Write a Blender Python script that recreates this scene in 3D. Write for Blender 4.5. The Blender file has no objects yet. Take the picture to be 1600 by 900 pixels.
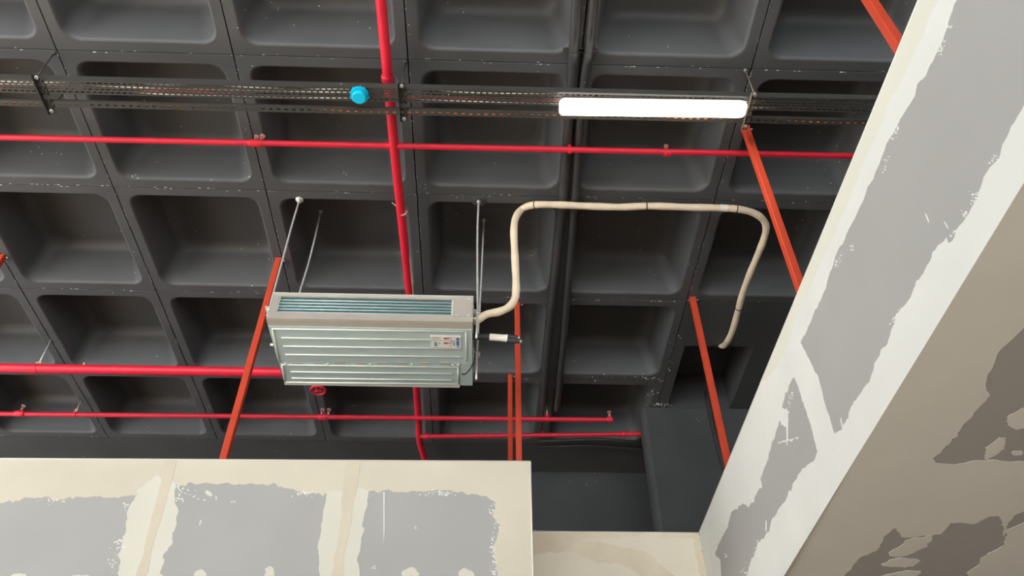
import bpy, bmesh, math, random
from mathutils import Vector, Matrix
from mathutils.geometry import tessellate_polygon
random.seed(7)
scene = bpy.context.scene
col = scene.collection

# ---------------------------------------------------------------- camera, world, lights, exposure
CE = 6.38                       # height of the rib undersides above the floor; local z below is measured from there
S = 1.14                        # module of the waffle slab
FPX, PITCH, YAW, ROLL = 1266.303, 0.7622817, 0.0375446, -0.0064722
CAM = Vector((3.98859, -2.84127, -4.77675))
_f = Vector((math.sin(YAW)*math.cos(PITCH), math.cos(YAW)*math.cos(PITCH), math.sin(PITCH)))
_r = Vector((math.cos(YAW), -math.sin(YAW), 0)); _u = _r.cross(_f)
RT = _r*math.cos(ROLL) + _u*math.sin(ROLL); UP = -_r*math.sin(ROLL) + _u*math.cos(ROLL); FW = _f
cd = bpy.data.cameras.new('camera'); cam = bpy.data.objects.new('camera', cd); col.objects.link(cam)
cd.sensor_fit = 'HORIZONTAL'; cd.sensor_width = 36; cd.lens = 36*FPX/1600; cd.clip_start = .05; cd.clip_end = 200
M4 = Matrix((RT, UP, -FW)).transposed().to_4x4(); M4.translation = CAM + Vector((0, 0, CE)); cam.matrix_world = M4
scene.camera = cam

world = bpy.data.worlds.new('overcast_sky'); scene.world = world; world.use_nodes = True
wb = world.node_tree.nodes['Background']; wb.inputs['Color'].default_value = (0.88, 0.955, 1.0, 1); wb.inputs['Strength'].default_value = 1.1
sun = bpy.data.lights.new('sun', 'SUN'); sun.energy = 20; sun.color = (1, .975, .94); sun.angle = .01
so = bpy.data.objects.new('sun', sun); col.objects.link(so)        # stands high behind the building: lights the forecourt, not the shop
so.rotation_euler = Vector((-.10, -.62, -1)).to_track_quat('-Z', 'Y').to_euler()
vs = scene.view_settings
vs.view_transform = 'Standard'; vs.look = 'None'; vs.gamma = 1; vs.use_curve_mapping = False; vs.exposure = 0.24

# ---------------------------------------------------------------- pixel -> place helpers
def ray(px, py): return FW + RT*((px-800)/FPX) - UP*((py-450)/FPX)
def atz(px, py, z): d = ray(px, py); return CAM + d*((z-CAM.z)/d.z)
def atx(px, py, x): d = ray(px, py); return CAM + d*((x-CAM.x)/d.x)
def aty(px, py, y): d = ray(px, py); return CAM + d*((y-CAM.y)/d.y)
class Plane:                       # origin, u axis, v axis, outward normal
    def __init__(s, o, u, n): s.o = o; s.u = u.normalized(); s.n = n.normalized(); s.v = s.n.cross(s.u)
    def hit(s, px, py):
        d = ray(px, py); t = (s.o-CAM).dot(s.n)/d.dot(s.n); return CAM + d*t
    def uv(s, px, py): w = s.hit(px, py)-s.o; return (w.dot(s.u), w.dot(s.v))
    def pt(s, a, b, h=0): return s.o + s.u*a + s.v*b + s.n*h

# ---------------------------------------------------------------- materials
MATS = {}
def newmat(name):
    m = bpy.data.materials.new(name); m.use_nodes = True; MATS[name] = m
    return m, m.node_tree.nodes, m.node_tree.links, m.node_tree.nodes['Principled BSDF']
def rgb(r, g, b):
    f = lambda c: ((c/255+.055)/1.055)**2.4 if c > 10 else c/255/12.92
    return (f(r), f(g), f(b), 1)
def simple(name, c, rough=.5, metal=0, var=.12, scale=6, bump=0, spec=.5, stretch=None):
    m, N, L, P = newmat(name)
    P.inputs['Roughness'].default_value = rough; P.inputs['Metallic'].default_value = metal; P.inputs['Specular IOR Level'].default_value = spec
    tc = N.new('ShaderNodeTexCoord'); nz = N.new('ShaderNodeTexNoise'); nz.inputs['Scale'].default_value = scale; nz.inputs['Detail'].default_value = 4
    if stretch:
        mp = N.new('ShaderNodeMapping'); mp.inputs['Scale'].default_value = stretch; L.new(tc.outputs['Object'], mp.inputs[0]); L.new(mp.outputs[0], nz.inputs['Vector'])
    else: L.new(tc.outputs['Object'], nz.inputs['Vector'])
    rp = N.new('ShaderNodeValToRGB'); rp.color_ramp.elements[0].position = .3; rp.color_ramp.elements[1].position = .7
    a = [x*(1-var) for x in c[:3]]+[1]; b = [min(1, x*(1+var)) for x in c[:3]]+[1]
    rp.color_ramp.elements[0].color = a; rp.color_ramp.elements[1].color = b
    L.new(nz.outputs['Fac'], rp.inputs['Fac']); L.new(rp.outputs['Color'], P.inputs['Base Color'])
    if bump:
        bp = N.new('ShaderNodeBump'); bp.inputs['Strength'].default_value = bump; bp.inputs['Distance'].default_value = .004
        n2 = N.new('ShaderNodeTexNoise'); n2.inputs['Scale'].default_value = scale*6; L.new(tc.outputs['Object'], n2.inputs['Vector'])
        L.new(n2.outputs['Fac'], bp.inputs['Height']); L.new(bp.outputs[0], P.inputs['Normal'])
    return m

def black_paint(name, base, rough, specks=True, density=.55):
    """black sprayed paint with drops of bare white plaster and crumbs along the cell borders"""
    m, N, L, P = newmat(name)
    P.inputs['Roughness'].default_value = rough
    tc = N.new('ShaderNodeTexCoord'); oi = N.new('ShaderNodeObjectInfo')
    ad = N.new('ShaderNodeVectorMath'); ad.operation = 'ADD'
    ml = N.new('ShaderNodeVectorMath'); ml.operation = 'SCALE'; ml.inputs['Scale'].default_value = 40
    cb = N.new('ShaderNodeCombineXYZ'); L.new(oi.outputs['Random'], cb.inputs[0]); L.new(oi.outputs['Random'], cb.inputs[1])
    L.new(cb.outputs[0], ml.inputs[0]); L.new(tc.outputs['Object'], ad.inputs[0]); L.new(ml.outputs[0], ad.inputs[1])
    def math_(op, a, b=None, v=None):
        n = N.new('ShaderNodeMath'); n.operation = op
        for k, x in enumerate((a, b if b is not None else v)):
            if x is None: continue
            if isinstance(x, (int, float)): n.inputs[k].default_value = x
            else: L.new(x, n.inputs[k])
        return n.outputs[0]
    big = N.new('ShaderNodeTexNoise'); big.inputs['Scale'].default_value = 2.2; big.inputs['Detail'].default_value = 3; L.new(ad.outputs[0], big.inputs['Vector'])
    tone = N.new('ShaderNodeValToRGB'); tone.color_ramp.elements[0].position = .3; tone.color_ramp.elements[1].position = .75
    tone.color_ramp.elements[0].color = [x*.88 for x in base[:3]]+[1]; tone.color_ramp.elements[1].color = [x*1.12 for x in base[:3]]+[1]
    L.new(big.outputs['Fac'], tone.inputs['Fac'])
    vo = N.new('ShaderNodeTexVoronoi'); vo.inputs['Scale'].default_value = 48; L.new(ad.outputs[0], vo.inputs['Vector'])
    sep = N.new('ShaderNodeSeparateColor'); L.new(vo.outputs['Color'], sep.inputs[0])
    rare = math_('GREATER_THAN', sep.outputs[0], .965)
    near = math_('LESS_THAN', vo.outputs['Distance'], .22)
    patch = math_('GREATER_THAN', big.outputs['Fac'], density)
    speck = math_('MULTIPLY', math_('MULTIPLY', rare, near), patch)
    if specks == 'cell':          # crumbs along the joints with the next cell
        sx = N.new('ShaderNodeSeparateXYZ'); L.new(tc.outputs['Object'], sx.inputs[0])
        ax = math_('ABSOLUTE', sx.outputs[0]); ay = math_('ABSOLUTE', sx.outputs[1])
        edge = math_('MAXIMUM', math_('GREATER_THAN', ay, S/2-.011), math_('GREATER_THAN', ax, S/2-.0085))
        low = math_('LESS_THAN', sx.outputs[2], .002)
        v2 = N.new('ShaderNodeTexVoronoi'); v2.inputs['Scale'].default_value = 64
        st = N.new('ShaderNodeVectorMath'); st.operation = 'MULTIPLY'; st.inputs[1].default_value = (.55, 1, 1); L.new(ad.outputs[0], st.inputs[0]); L.new(st.outputs[0], v2.inputs['Vector'])
        s2 = N.new('ShaderNodeSeparateColor'); L.new(v2.outputs['Color'], s2.inputs[0])
        n3 = N.new('ShaderNodeTexNoise'); n3.inputs['Scale'].default_value = 5; L.new(ad.outputs[0], n3.inputs['Vector'])
        cr = math_('MULTIPLY', math_('GREATER_THAN', s2.outputs[1], .55), math_('GREATER_THAN', n3.outputs['Fac'], .535))
        cr = math_('MULTIPLY', math_('MULTIPLY', cr, math_('LESS_THAN', v2.outputs['Distance'], .42)), math_('MULTIPLY', edge, low))
        speck = math_('MAXIMUM', speck, cr)
    mx = N.new('ShaderNodeMix'); mx.data_type = 'RGBA'; L.new(speck, mx.inputs['Factor']); L.new(tone.outputs[0], mx.inputs[6]); mx.inputs[7].default_value = (.62, .6, .56, 1)
    L.new(mx.outputs[2], P.inputs['Base Color'])
    bp = N.new('ShaderNodeBump'); bp.inputs['Strength'].default_value = .25; bp.inputs['Distance'].default_value = .004
    n4 = N.new('ShaderNodeTexNoise'); n4.inputs['Scale'].default_value = 14; n4.inputs['Detail'].default_value = 5; L.new(ad.outputs[0], n4.inputs['Vector'])
    L.new(n4.outputs['Fac'], bp.inputs['Height']); L.new(bp.outputs[0], P.inputs['Normal'])
    return m
BLK = (.084, .087, .092, 1)
black_paint('coffer_paint', BLK, .55, 'cell')
black_paint('wall_paint', (.066, .068, .071, 1), .6, True, .6)
black_paint('conduit_paint', (.050, .051, .053, 1), .36, True, .62)
black_paint('bracket_paint', (.05, .05, .05, 1), .5, True, .40)
black_paint('tray_paint', (.055, .054, .050, 1), .42, True, .56)
simple('red_paint', rgb(232, 38, 64), .42, 0, .07, 5)
simple('red_paint_dark', rgb(218, 36, 60), .44, 0, .08, 5)
simple('primer_red', rgb(206, 74, 48), .5, 0, .12, 4, 0, .4)
simple('galvanised', (.74, .74, .72, 1), .4, .45, .15, 30)
simple('casing_metal', rgb(196, 216, 218), .45, .25, .05, 3, 0, .5, (1, 8, 8))
simple('casing_side', rgb(190, 184, 174), .5, .2, .05, 5)
simple('pale_metal_and_glint', rgb(226, 230, 222), .4, .2, .04, 5)  # pale fittings; on the pressed ridges this lighter tone paints their specular lines
simple('coil_fin', rgb(120, 176, 186), .35, .5, .25, 22, 0, .5, (1, 1, 6))
simple('coil_dark', rgb(60, 96, 106), .5, .3, .2, 10)
simple('board_paper', rgb(177, 177, 176), .8, 0, .035, 1.6)
simple('compound_white', rgb(235, 237, 233), .75, 0, .03, 2.5, .25)
simple('compound_cream', rgb(218, 211, 193), .75, 0, .05, 1.8, .25)
simple('compound_tape', rgb(217, 207, 188), .8, 0, .04, 3)
simple('compound_front', rgb(224, 221, 208), .75, 0, .03, 2, .25)
simple('compound_offwhite', rgb(232, 232, 220), .75, 0, .03, 2, .25)
simple('compound_recess_light', rgb(248, 240, 222), .8, 0, .05, 2.4, .2)
simple('compound_recess', rgb(242, 230, 208), .8, 0, .14, 2.4, .2)
simple('bead_white', rgb(245, 243, 236), .6, 0, .02, 4)
simple('hose_beige', rgb(236, 218, 192), .75, 0, .07, 12, .5)
simple('tie_dark', rgb(70, 62, 52), .6, 0, .05, 8)
simple('foam_black', rgb(52, 52, 54), .6, 0, .1, 20, .3)
simple('tape_white', rgb(240, 236, 226), .6, 0, .03, 10)
simple('cyan_plastic', rgb(0, 205, 245), .35, 0, .03, 6)
simple('cyan_plastic_dark', rgb(0, 180, 220), .4, 0, .03, 6)
simple('white_plastic', rgb(232, 230, 224), .45, 0, .03, 6)
simple('salmon_brass', rgb(228, 186, 170), .4, .3, .1, 20)
simple('cable_white', rgb(235, 232, 224), .5, 0, .05, 9)
simple('cable_red', rgb(190, 60, 45), .5, 0, .05, 9)
simple('cable_orange', rgb(220, 120, 50), .5, 0, .05, 9)
simple('cable_black', rgb(30, 30, 32), .5, 0, .05, 9)
simple('print_red', rgb(196, 78, 66), .6, 0, .1, 60)
simple('print_blue', rgb(62, 104, 186), .6, 0, .1, 60)
simple('print_teal', rgb(110, 160, 186), .6, 0, .2, 60)
simple('print_grey', rgb(150, 150, 150), .6, 0, .1, 60)
simple('print_pink', rgb(236, 214, 208), .6, 0, .03, 60)
simple('concrete_floor', rgb(242, 208, 168), .7, 0, .05, 1.2, .2)
simple('masonry', rgb(112, 104, 96), .85, 0, .1, 3, .4)
m, N, L, P = newmat('lamp_glow'); P.inputs['Base Color'].default_value = (1, 1, 1, 1)
P.inputs['Emission Color'].default_value = (1.0, .93, .82, 1); P.inputs['Emission Strength'].default_value = 9

# ---------------------------------------------------------------- mesh helpers
def wloc(o):
    v = Vector((0, 0, 0))
    while o: v = v + o.location; o = o.parent
    return v
class MB:
    def __init__(s): s.v = []; s.f = []; s.mi = []; s.sm = []
    def add(s, vs, fs, mi=0, smooth=False):
        b = len(s.v); s.v += [Vector(x) for x in vs]
        for f in fs: s.f.append([b+i for i in f]); s.mi.append(mi); s.sm.append(smooth)
        return s
    def box(s, a, b, mi=0):
        x0, y0, z0 = a; x1, y1, z1 = b
        x0, x1 = sorted((x0, x1)); y0, y1 = sorted((y0, y1)); z0, z1 = sorted((z0, z1))
        return s.add([(x0,y0,z0),(x1,y0,z0),(x1,y1,z0),(x0,y1,z0),(x0,y0,z1),(x1,y0,z1),(x1,y1,z1),(x0,y1,z1)],
                     [(0,3,2,1),(4,5,6,7),(0,1,5,4),(1,2,6,5),(2,3,7,6),(3,0,4,7)], mi)
    def obox(s, c, ax, ay, az, mi=0):          # oriented box: centre and three half-extent vectors
        c, ax, ay, az = Vector(c), Vector(ax), Vector(ay), Vector(az)
        vs = [c+ax*i+ay*j+az*k for k in (-1, 1) for i, j in ((-1,-1),(1,-1),(1,1),(-1,1))]
        return s.add(vs, [(0,3,2,1),(4,5,6,7),(0,1,5,4),(1,2,6,5),(2,3,7,6),(3,0,4,7)], mi)
    def tube(s, pts, r, n=12, mi=0, cap=True, smooth=True):
        pts = [Vector(p) for p in pts]; m = len(pts)
        rr = r if isinstance(r, (list, tuple)) else [r]*m
        if max(rr) > .015 and n > 8: n = max(n, 36); smooth = False      # fine facets instead of bent normals
        T = [(pts[min(i+1, m-1)]-pts[max(i-1, 0)]).normalized() for i in range(m)]
        a = T[0].orthogonal().normalized(); vs = []
        for i in range(m):
            a = (a - T[i]*a.dot(T[i])).normalized(); b = T[i].cross(a)
            for k in range(n):
                t = 2*math.pi*k/n; vs.append(pts[i] + (a*math.cos(t)+b*math.sin(t))*rr[i])
        fs = [(i*n+k, i*n+(k+1)%n, (i+1)*n+(k+1)%n, (i+1)*n+k) for i in range(m-1) for k in range(n)]
        s.add(vs, fs, mi, smooth)
        if cap:
            b = len(s.v)-m*n
            s.f.append([b+k for k in reversed(range(n))]); s.mi.append(mi); s.sm.append(False)
            s.f.append([b+(m-1)*n+k for k in range(n)]); s.mi.append(mi); s.sm.append(False)
        return s
    def poly(s, pl, uvs, h0, h1, mi=0):        # prism over an outline on a plane
        tri = tessellate_polygon([[Vector((a, b, 0)) for a, b in uvs]]); n = len(uvs)
        vs = [pl.pt(a, b, h1) for a, b in uvs] + [pl.pt(a, b, h0) for a, b in uvs]
        area = sum(uvs[i][0]*uvs[(i+1) % n][1]-uvs[(i+1) % n][0]*uvs[i][1] for i in range(n))
        fs = []
        for t in tri:
            p, q, r_ = [uvs[i] for i in t]
            ccw = (q[0]-p[0])*(r_[1]-p[1])-(r_[0]-p[0])*(q[1]-p[1]) > 0
            fs.append(tuple(t) if ccw else tuple(reversed(t)))
        for i in range(n):
            j = (i+1) % n
            fs.append((i, n+i, n+j, j) if area > 0 else (j, n+j, n+i, i))
        return s.add(vs, fs, mi)
    def mesh(s, name, mats, off):
        me = bpy.data.meshes.new(name); me.from_pydata([v-off for v in s.v], [], s.f); me.update()
        for mn in (mats if isinstance(mats, (list, tuple)) else [mats]): me.materials.append(MATS[mn])
        me.polygons.foreach_set('material_index', s.mi); me.polygons.foreach_set('use_smooth', s.sm)
        return me
    def build(s, name, mats, parent=None):
        if parent is None:
            lo = [min(v[k] for v in s.v) for k in range(3)]; hi = [max(v[k] for v in s.v) for k in range(3)]
            base = Vector(((lo[0]+hi[0])/2, (lo[1]+hi[1])/2, lo[2])); o = bpy.data.objects.new(name, s.mesh(name, mats, base))
            o.location = base + Vector((0, 0, CE))
        else:
            off = wloc(parent) - Vector((0, 0, CE)); o = bpy.data.objects.new(name, s.mesh(name, mats, off)); o.parent = parent
        col.objects.link(o); return o
def tag(o, label=None, cat=None, group=None, kind=None):
    if label: o['label'] = label
    if cat: o['category'] = cat
    if group: o['group'] = group
    if kind: o['kind'] = kind
    return o
def thing(name, loc, label, cat, group=None):
    o = bpy.data.objects.new(name, None); o.empty_display_size = .1; o.location = Vector(loc) + Vector((0, 0, CE)); col.objects.link(o)
    return tag(o, label, cat, group)
def smooth_path(pts, k=6):          # Catmull-Rom through the points
    pts = [Vector(p) for p in pts]; P_ = [pts[0]*2-pts[1]] + pts + [pts[-1]*2-pts[-2]]; out = []
    for i in range(1, len(P_)-2):
        a, b, c, d = P_[i-1:i+3]
        for j in range(k):
            t = j/k; out.append(.5*((2*b)+(c-a)*t+(2*a-5*b+4*c-d)*t*t+(3*b-a-3*c+d)*t**3))
    out.append(pts[-1]); return out

# ================================================================ SETTING
# ---- floor, surrounding walls (the shop is open to daylight behind and to the left of the camera)
simple('paving', rgb(222, 225, 226), .8, 0, .06, 1.2, .2)
tag(MB().box((-50, -60, -6.60), (30, 5.3, -6.481)).build('floor_outside', 'paving'), 'pale paving of the forecourt outside the shop', None, None, 'structure')
tag(MB().box((-6, -8, -6.48), (9.2, 5.3, -6.38)).build('floor', 'concrete_floor'), 'bare pale concrete floor of the unfinished shop', None, None, 'structure')
tag(MB().box((9.2, -8, -6.38), (9.4, 5.3, .4)).build('wall_side', 'masonry'), 'bare masonry side wall of the unfinished shop', None, None, 'structure')

# ---- ceiling: waffle slab, one object per coffer cell
ceil = MB().box((-3.8, -7, .43), (9.4, 5.3, .6)).build('ceiling', 'wall_paint')
tag(ceil, 'black painted concrete waffle slab ceiling with deep rounded coffers', None, None, 'structure')
def coffer_mesh():
    H = S/2-.0025
    nc = 7; loops = []
    def rsq(h, r, z, dx=0):
        r = min(r, h-.001); out = []
        for q in range(4):
            cx, cy = [(1,1),(-1,1),(-1,-1),(1,-1)][q]
            for k in range(nc):
                t = math.pi/2*(q + k/(nc-1)); out.append((cx*(h-dx-r)+r*math.cos(t), cy*(h-r)+r*math.sin(t), z))
        return out
    prof = [(H, .002, .014), (H, .004, 0.0012), (H-.0015, .004, 0)]           # chamfered outer border
    op = .484
    prof += [(op+.016, .105, 0), (op+.009, .102, .0025), (op+.003, .099, .008), (op-.002, .097, .016), (op-.006, .096, .028)]
    for z, h in ((.10, .462), (.20, .440), (.29, .421)): prof.append((h, .105, z))
    for k in range(1, 7):                                                      # big fillet to the coffer's roof
        t = math.pi/2*k/6; prof.append((.421-.09*(1-math.cos(t))-.006*k/6, .11+.0*k, .29+.09*math.sin(t)))
    n = 4*nc; vs = []; fs = []; sm = []
    for q_, (h, r, z) in enumerate(prof): vs += rsq(h, r, z, .0016 if q_ < 3 else 0)
    for i in range(len(prof)-1):
        for k in range(n):
            fs.append((i*n+k, (i+1)*n+k, (i+1)*n+(k+1)%n, i*n+(k+1)%n)); sm.append(i >= 3)
    b = (len(prof)-1)*n; fs.append([b+k for k in range(n)]); sm.append(False)
    me = bpy.data.meshes.new('coffer'); me.from_pydata(vs, [], fs); me.update(); me.materials.append(MATS['coffer_paint'])
    me.polygons.foreach_set('use_smooth', sm)
    bm = bmesh.new(); bm.from_mesh(me); bmesh.ops.recalc_face_normals(bm, faces=bm.faces); bm.normal_update()
    # rib underside must face down
    fdown = [f for f in bm.faces if abs(f.calc_center_median().z) < .0005]
    if fdown and fdown[0].normal.z > 0: bmesh.ops.reverse_faces(bm, faces=bm.faces)
    bm.to_mesh(me); bm.free(); return me
cme = coffer_mesh()
off = wloc(ceil)
for j in range(-3, 4):
    for i in range(-2, 8):
        if i >= 5 and j >= 2: continue
        o = bpy.data.objects.new('coffer', cme); o.parent = ceil
        o.location = Vector(((i+.5)*S, (j+.5)*S, CE + random.uniform(-.0015, .0015))) - off; col.objects.link(o)
# solid zone around the column head, with its square shaft; solid edge strip before the far wall
hx0, hx1, hy0, hy1 = 5.80, 6.44, 2.885, 3.86
mb = MB()
mb.box((5*S+.002, 2*S+.003, 0), (8*S, hy0, .43)); mb.box((5*S+.002, hy0, 0), (hx0, 4.56, .43)); mb.box((hx1, hy0, 0), (8*S, 4.56, .43)); mb.box((hx0, hy1, 0), (hx1, 4.56, .43))
mb.build('solid_slab', 'wall_paint', ceil)
MB().box((-3.8, 4.563, 0.001), (9.2, 5.2, .43)).build('edge_strip', 'wall_paint', ceil)
mb = MB().box((-3.8, -7, .05), (9.2, -3*S-.004, .43)); mb.box((-3.8, -3*S, .05), (-2*S-.004, 4.56, .43)); mb.box((8*S+.004, -3*S, .05), (9.2, 4.56, .43))
mb.build('outer_slab', 'wall_paint', ceil)
# ---- black concrete wall and column at the far end
wf = MB().box((-3.8, 5.125, -6.38), (9.2, 5.3, 0)).build('wall_far', 'wall_paint'); tag(wf, 'plain black painted wall closing the far end under the slab', None, None, 'structure')
mb = MB(); cx0, cy0 = 5.535, 3.865
c = .045
vs = [(cx0, cy0+c), (cx0+c*.4, cy0+c*.25), (cx0+c, cy0), (8.6, cy0), (8.6, cy0+.16), (cx0, cy0+.16)]
top = 0.0
mb.add([(x, y, -6.38) for x, y in vs]+[(x, y, -.001) for x, y in vs], [tuple(reversed(range(6))), tuple(range(6, 12))]+[(k, (k+1) % 6, 6+(k+1) % 6, 6+k) for k in range(6)])
wc = mb.build('wall_column', 'wall_paint'); tag(wc, 'broad black painted concrete pier beside the plasterboard bulkhead', None, None, 'structure')

# ---- plasterboard bulkheads
ZT, ZB = -1.92, -2.88
def vplane(pa, pb, flip=False):
    a, b = atz(*pa, ZT), atz(*pb, ZT); u = b-a; u.z = 0; n = u.cross(Vector((0, 0, 1)))
    return Plane(a, u, n)
PF = vplane((0, 716.5), (828.5, 721)); PF_len = (atz(828.5, 721, ZT)-PF.o).length
PR = vplane((829, 830.5), (1093, 832.5)); PR_len = (atz(1093, 832.5, ZT)-PR.o).length
a, b = atz(1092.5, 832, ZT), atz(1435.5, 0, ZT); PW = Plane(a, b-a, (b-a).cross(Vector((0, 0, 1))))
PW_far = 0; PW_near = 5.6
ZB = (PW.hit(1225, 900).z + PW.hit(1600, 285).z)/2
PS = Plane(Vector((PW.o.x, PW.o.y, ZB)), PW.u, Vector((0, 0, -1)))
# (v runs upward on the vertical planes)
for p in (PF, PR, PW):
    if p.n.dot(CAM-p.o) < 0: p.n = -p.n
    p.v = Vector((0, 0, 1)); p.u = p.v.cross(p.n).normalized()   # right-handed u, v, n
for p in (PS,): p.u = PW.u.copy(); p.v = p.n.cross(p.u)
def slab(pl, u0, u1, v0, v1, h0, h1): return MB().poly(pl, [(u0, v0), (u1, v0), (u1, v1), (u0, v1)], h0, h1)
def rough(uv, amp, step, seed, closed=True, keep=()):
    """break an outline into short, slightly ragged pieces, the way a filling knife leaves it"""
    rnd = random.Random(seed); out = []; n = len(uv)
    for i in range(n):
        a, b = Vector(uv[i]), Vector(uv[(i+1) % n]); Ld = (b-a).length
        k = 1 if i in keep else max(1, min(60, int(Ld/step))); nn = Vector((-(b-a).y, (b-a).x)).normalized() if Ld else Vector((0, 0))
        out.append(tuple(a)); w = 0
        for j in range(1, k):
            w = w*.6 + rnd.gauss(0, amp)*(1 if rnd.random() > .12 else 2.4)
            p = a.lerp(b, j/k) + nn*w; out.append((p.x, p.y))
    return out
_h = [0]
BORDERS = [((0, 716.5), (828.5, 721)), ((828.5, 721), (831.5, 900)), ((829, 830.5), (1093, 832.5)), ((1092.5, 832), (1435.5, 0)), ((1225, 900), (1600, 285)), ((1092.5, 832), (1107, 900))]
def on_border(p, q):
    for a_, b_ in BORDERS:
        a_, b_ = Vector(a_), Vector(b_); d = (b_-a_).normalized()
        if all(abs((Vector(w)-a_).x*d.y-(Vector(w)-a_).y*d.x) < 4 for w in (p, q)): return True
    return False
def compound(parent, pl, px, mat, amp=.005, step=.018, keep=(), base=.0003, label=None):
    _h[0] += 1; uv = [pl.uv(*q) for q in px]; keep = [i for i in range(len(px)) if on_border(px[i], px[(i+1) % len(px)])]
    h = base + .0004 + (_h[0] % 7)*.00012
    o = MB().poly(pl, rough(uv, amp, step, _h[0], keep=keep), 0, h).build('joint_compound', mat, parent)
    if label: o['label'] = label
    return o
def splatter(parent, pl, cx, cy, rx, ry, n, seed, mat='compound_white', size=1.6, ang=0):
    rn = random.Random(seed); mb = MB(); t0 = math.radians(ang)
    for k in range(n):
        a_, b_ = rn.gauss(0, .45)*rx, rn.gauss(0, .45)*ry; x, y = cx+a_*math.cos(t0)-b_*math.sin(t0), cy+a_*math.sin(t0)+b_*math.cos(t0)
        r = size*rn.uniform(.35, 1.2); al = rn.uniform(0, 6.28); m_ = rn.randint(4, 7); el = rn.uniform(.4, 1)
        pts = [(x+r*rn.uniform(.6, 1.3)*math.cos(al+6.283*i/m_), y+r*el*rn.uniform(.6, 1.3)*math.sin(al+6.283*i/m_)) for i in range(m_)]
        mb.poly(pl, [pl.uv(*q) for q in pts], 0, .0016+.0001*(k % 5))
    o = mb.build('plaster_crumbs', mat, parent); o['kind'] = 'stuff'; return o
def blob(cx, cy, rx, ry, ang=0, n=14):
    t0 = math.radians(ang); rn_ = random.Random(int(cx*7+cy)); return [(cx+rx*math.cos(t)*math.cos(t0)-ry*math.sin(t)*math.sin(t0), cy+rx*math.cos(t)*math.sin(t0)+ry*math.sin(t)*math.cos(t0)) for t, rx, ry in ((2*math.pi*k/n, rx*w_, ry*w_) for k, w_ in ((k, rn_.uniform(.8, 1.15)) for k in range(n)))]

# front bulkhead (left and bottom of the picture)
TB = .0125
wfront = slab(PF, -4.2, PF_len-.03, ZB-ZT+.002, -.004, -TB-.05, -TB-.001).build('wall_front', 'galvanised')
tag(wfront, 'grey plasterboard bulkhead with cream filled joints facing the camera', None, None, 'structure')
j1 = PF.uv(264, 719)[0]; j2 = PF.uv(552, 720)[0]
edges = [-4.2, j1-2.4, j1-1.2, j1, j2, PF_len]
for k in range(5): slab(PF, edges[k]+.001, edges[k+1]-.001, ZB-ZT, 0, -TB, 0).build('drywall_board', 'board_paper', wfront)
compound(wfront, PF, [(-420,716),(-60,716),(0,717),(400,718.5),(828,721),(830,730),(829,781),(790,780),(760,775),(720,768),(680,766),(620,769),(580,767),(572,769),(545,771),(500,771),(470,768),(440,760),(400,757),(360,756),(340,757),(300,754),(275,757),(250,758),(228,766),(213,775),(200,775),(160,777),(110,776),(80,780),(70,776),(40,777),(30,783),(0,786),(-60,784),(-420,782)], 'compound_cream', keep=(0,1,2,3,4,5))
compound(wfront, PF, [(212,768),(206,785),(197,815),(197,830),(190,850),(188,880),(186,900),(178,950),(244,950),(256,900),(262,860),(274,825),(279,797),(274,788),(275,762),(275,755),(240,745)], 'compound_front', amp=.005)
compound(wfront, PF, [(258,717.5),(276,717.6),(270,745),(258,790),(240,850),(228,900),(217,950),(200,950),(212,900),(225,855),(240,800),(250,760)], 'compound_tape', amp=.002, base=.0014)
compound(wfront, PF, [(511,768),(505,800),(500,840),(496,856),(499,880),(497,950),(561,950),(562,895),(560,880),(561,865),(569,830),(570,800),(574,790),(576,768),(556,762)], 'compound_front', amp=.003)
compound(wfront, PF, [(542,720),(564,720),(558,765),(551,790),(545,830),(536,880),(528,950),(510,950),(518,895),(529,840),(534,800),(535,770)], 'compound_tape', amp=.002, base=.0014)
compound(wfront, PF, [(830,722),(832,950),(777,950),(777,893),(772,870),(772,850),(778,835),(781,822),(774,812),(771,800),(774,790),(778,776),(800,760)], 'compound_cream', amp=.007, keep=(0,))
for q, mt in ((blob(421,896,8,14), 0),(blob(642,897,13,10), 0),(blob(729,899,12,11), 0),(blob(312,898,10,9), 0),(blob(30,901,14,5), 0),(blob(128,903,20,5), 0), (blob(326,771,7,3.5,35), 0), (blob(338,778,1.2,4), 0), (blob(313,816,1.3,5,15), 0)):
    compound(wfront, PF, q, 'compound_front', amp=.003, step=.012)
for k, (x, y, rx, ry, n_, a_) in enumerate(((284,766,14,12,26,0),(282,780,7,5,14,0),(476,770,16,7,26,0),(690,771,34,5,40,0),(83,781,16,5,16,0),(196,790,5,8,10,0),(187,848,9,14,34,20),(177,880,7,12,16,20),(772,795,6,9,14,0),(776,818,6,14,20,0),(771,860,5,26,40,0),(773,890,6,14,20,0),(365,784,5,3,4,0),(305,773,12,6,8,30),(764,795,3,12,5,0),(582,887,5,3,6,0),(650,825,3,4,3,0))):
    splatter(wfront, PF, x, y, rx, ry, n_, k, ang=a_)
o = MB().poly(PF, [PF.uv(*q) for q in ((599,769),(601,769),(601,828),(599.6,850))], 0, .002).build('joint_compound', 'compound_white', wfront)
for e in (((PF.pt(-4.2, 0)), (PF.pt(PF_len, 0))), ((PF.pt(PF_len, 0)), (PF.pt(PF_len, ZB-ZT)))):
    MB().tube(e, .0045, 8).build('corner_bead', 'bead_white', wfront)
ret = Plane(PF.pt(PF_len, 0), Vector((0, 1, 0)), Vector((1, 0, 0))); ret.v = Vector((0, 0, 1))
slab(ret, 0.002, PR.o.y-PF.pt(PF_len, 0).y-.001, ZB-ZT, 0, -TB, 0).build('return_board', 'compound_cream', wfront)
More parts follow.
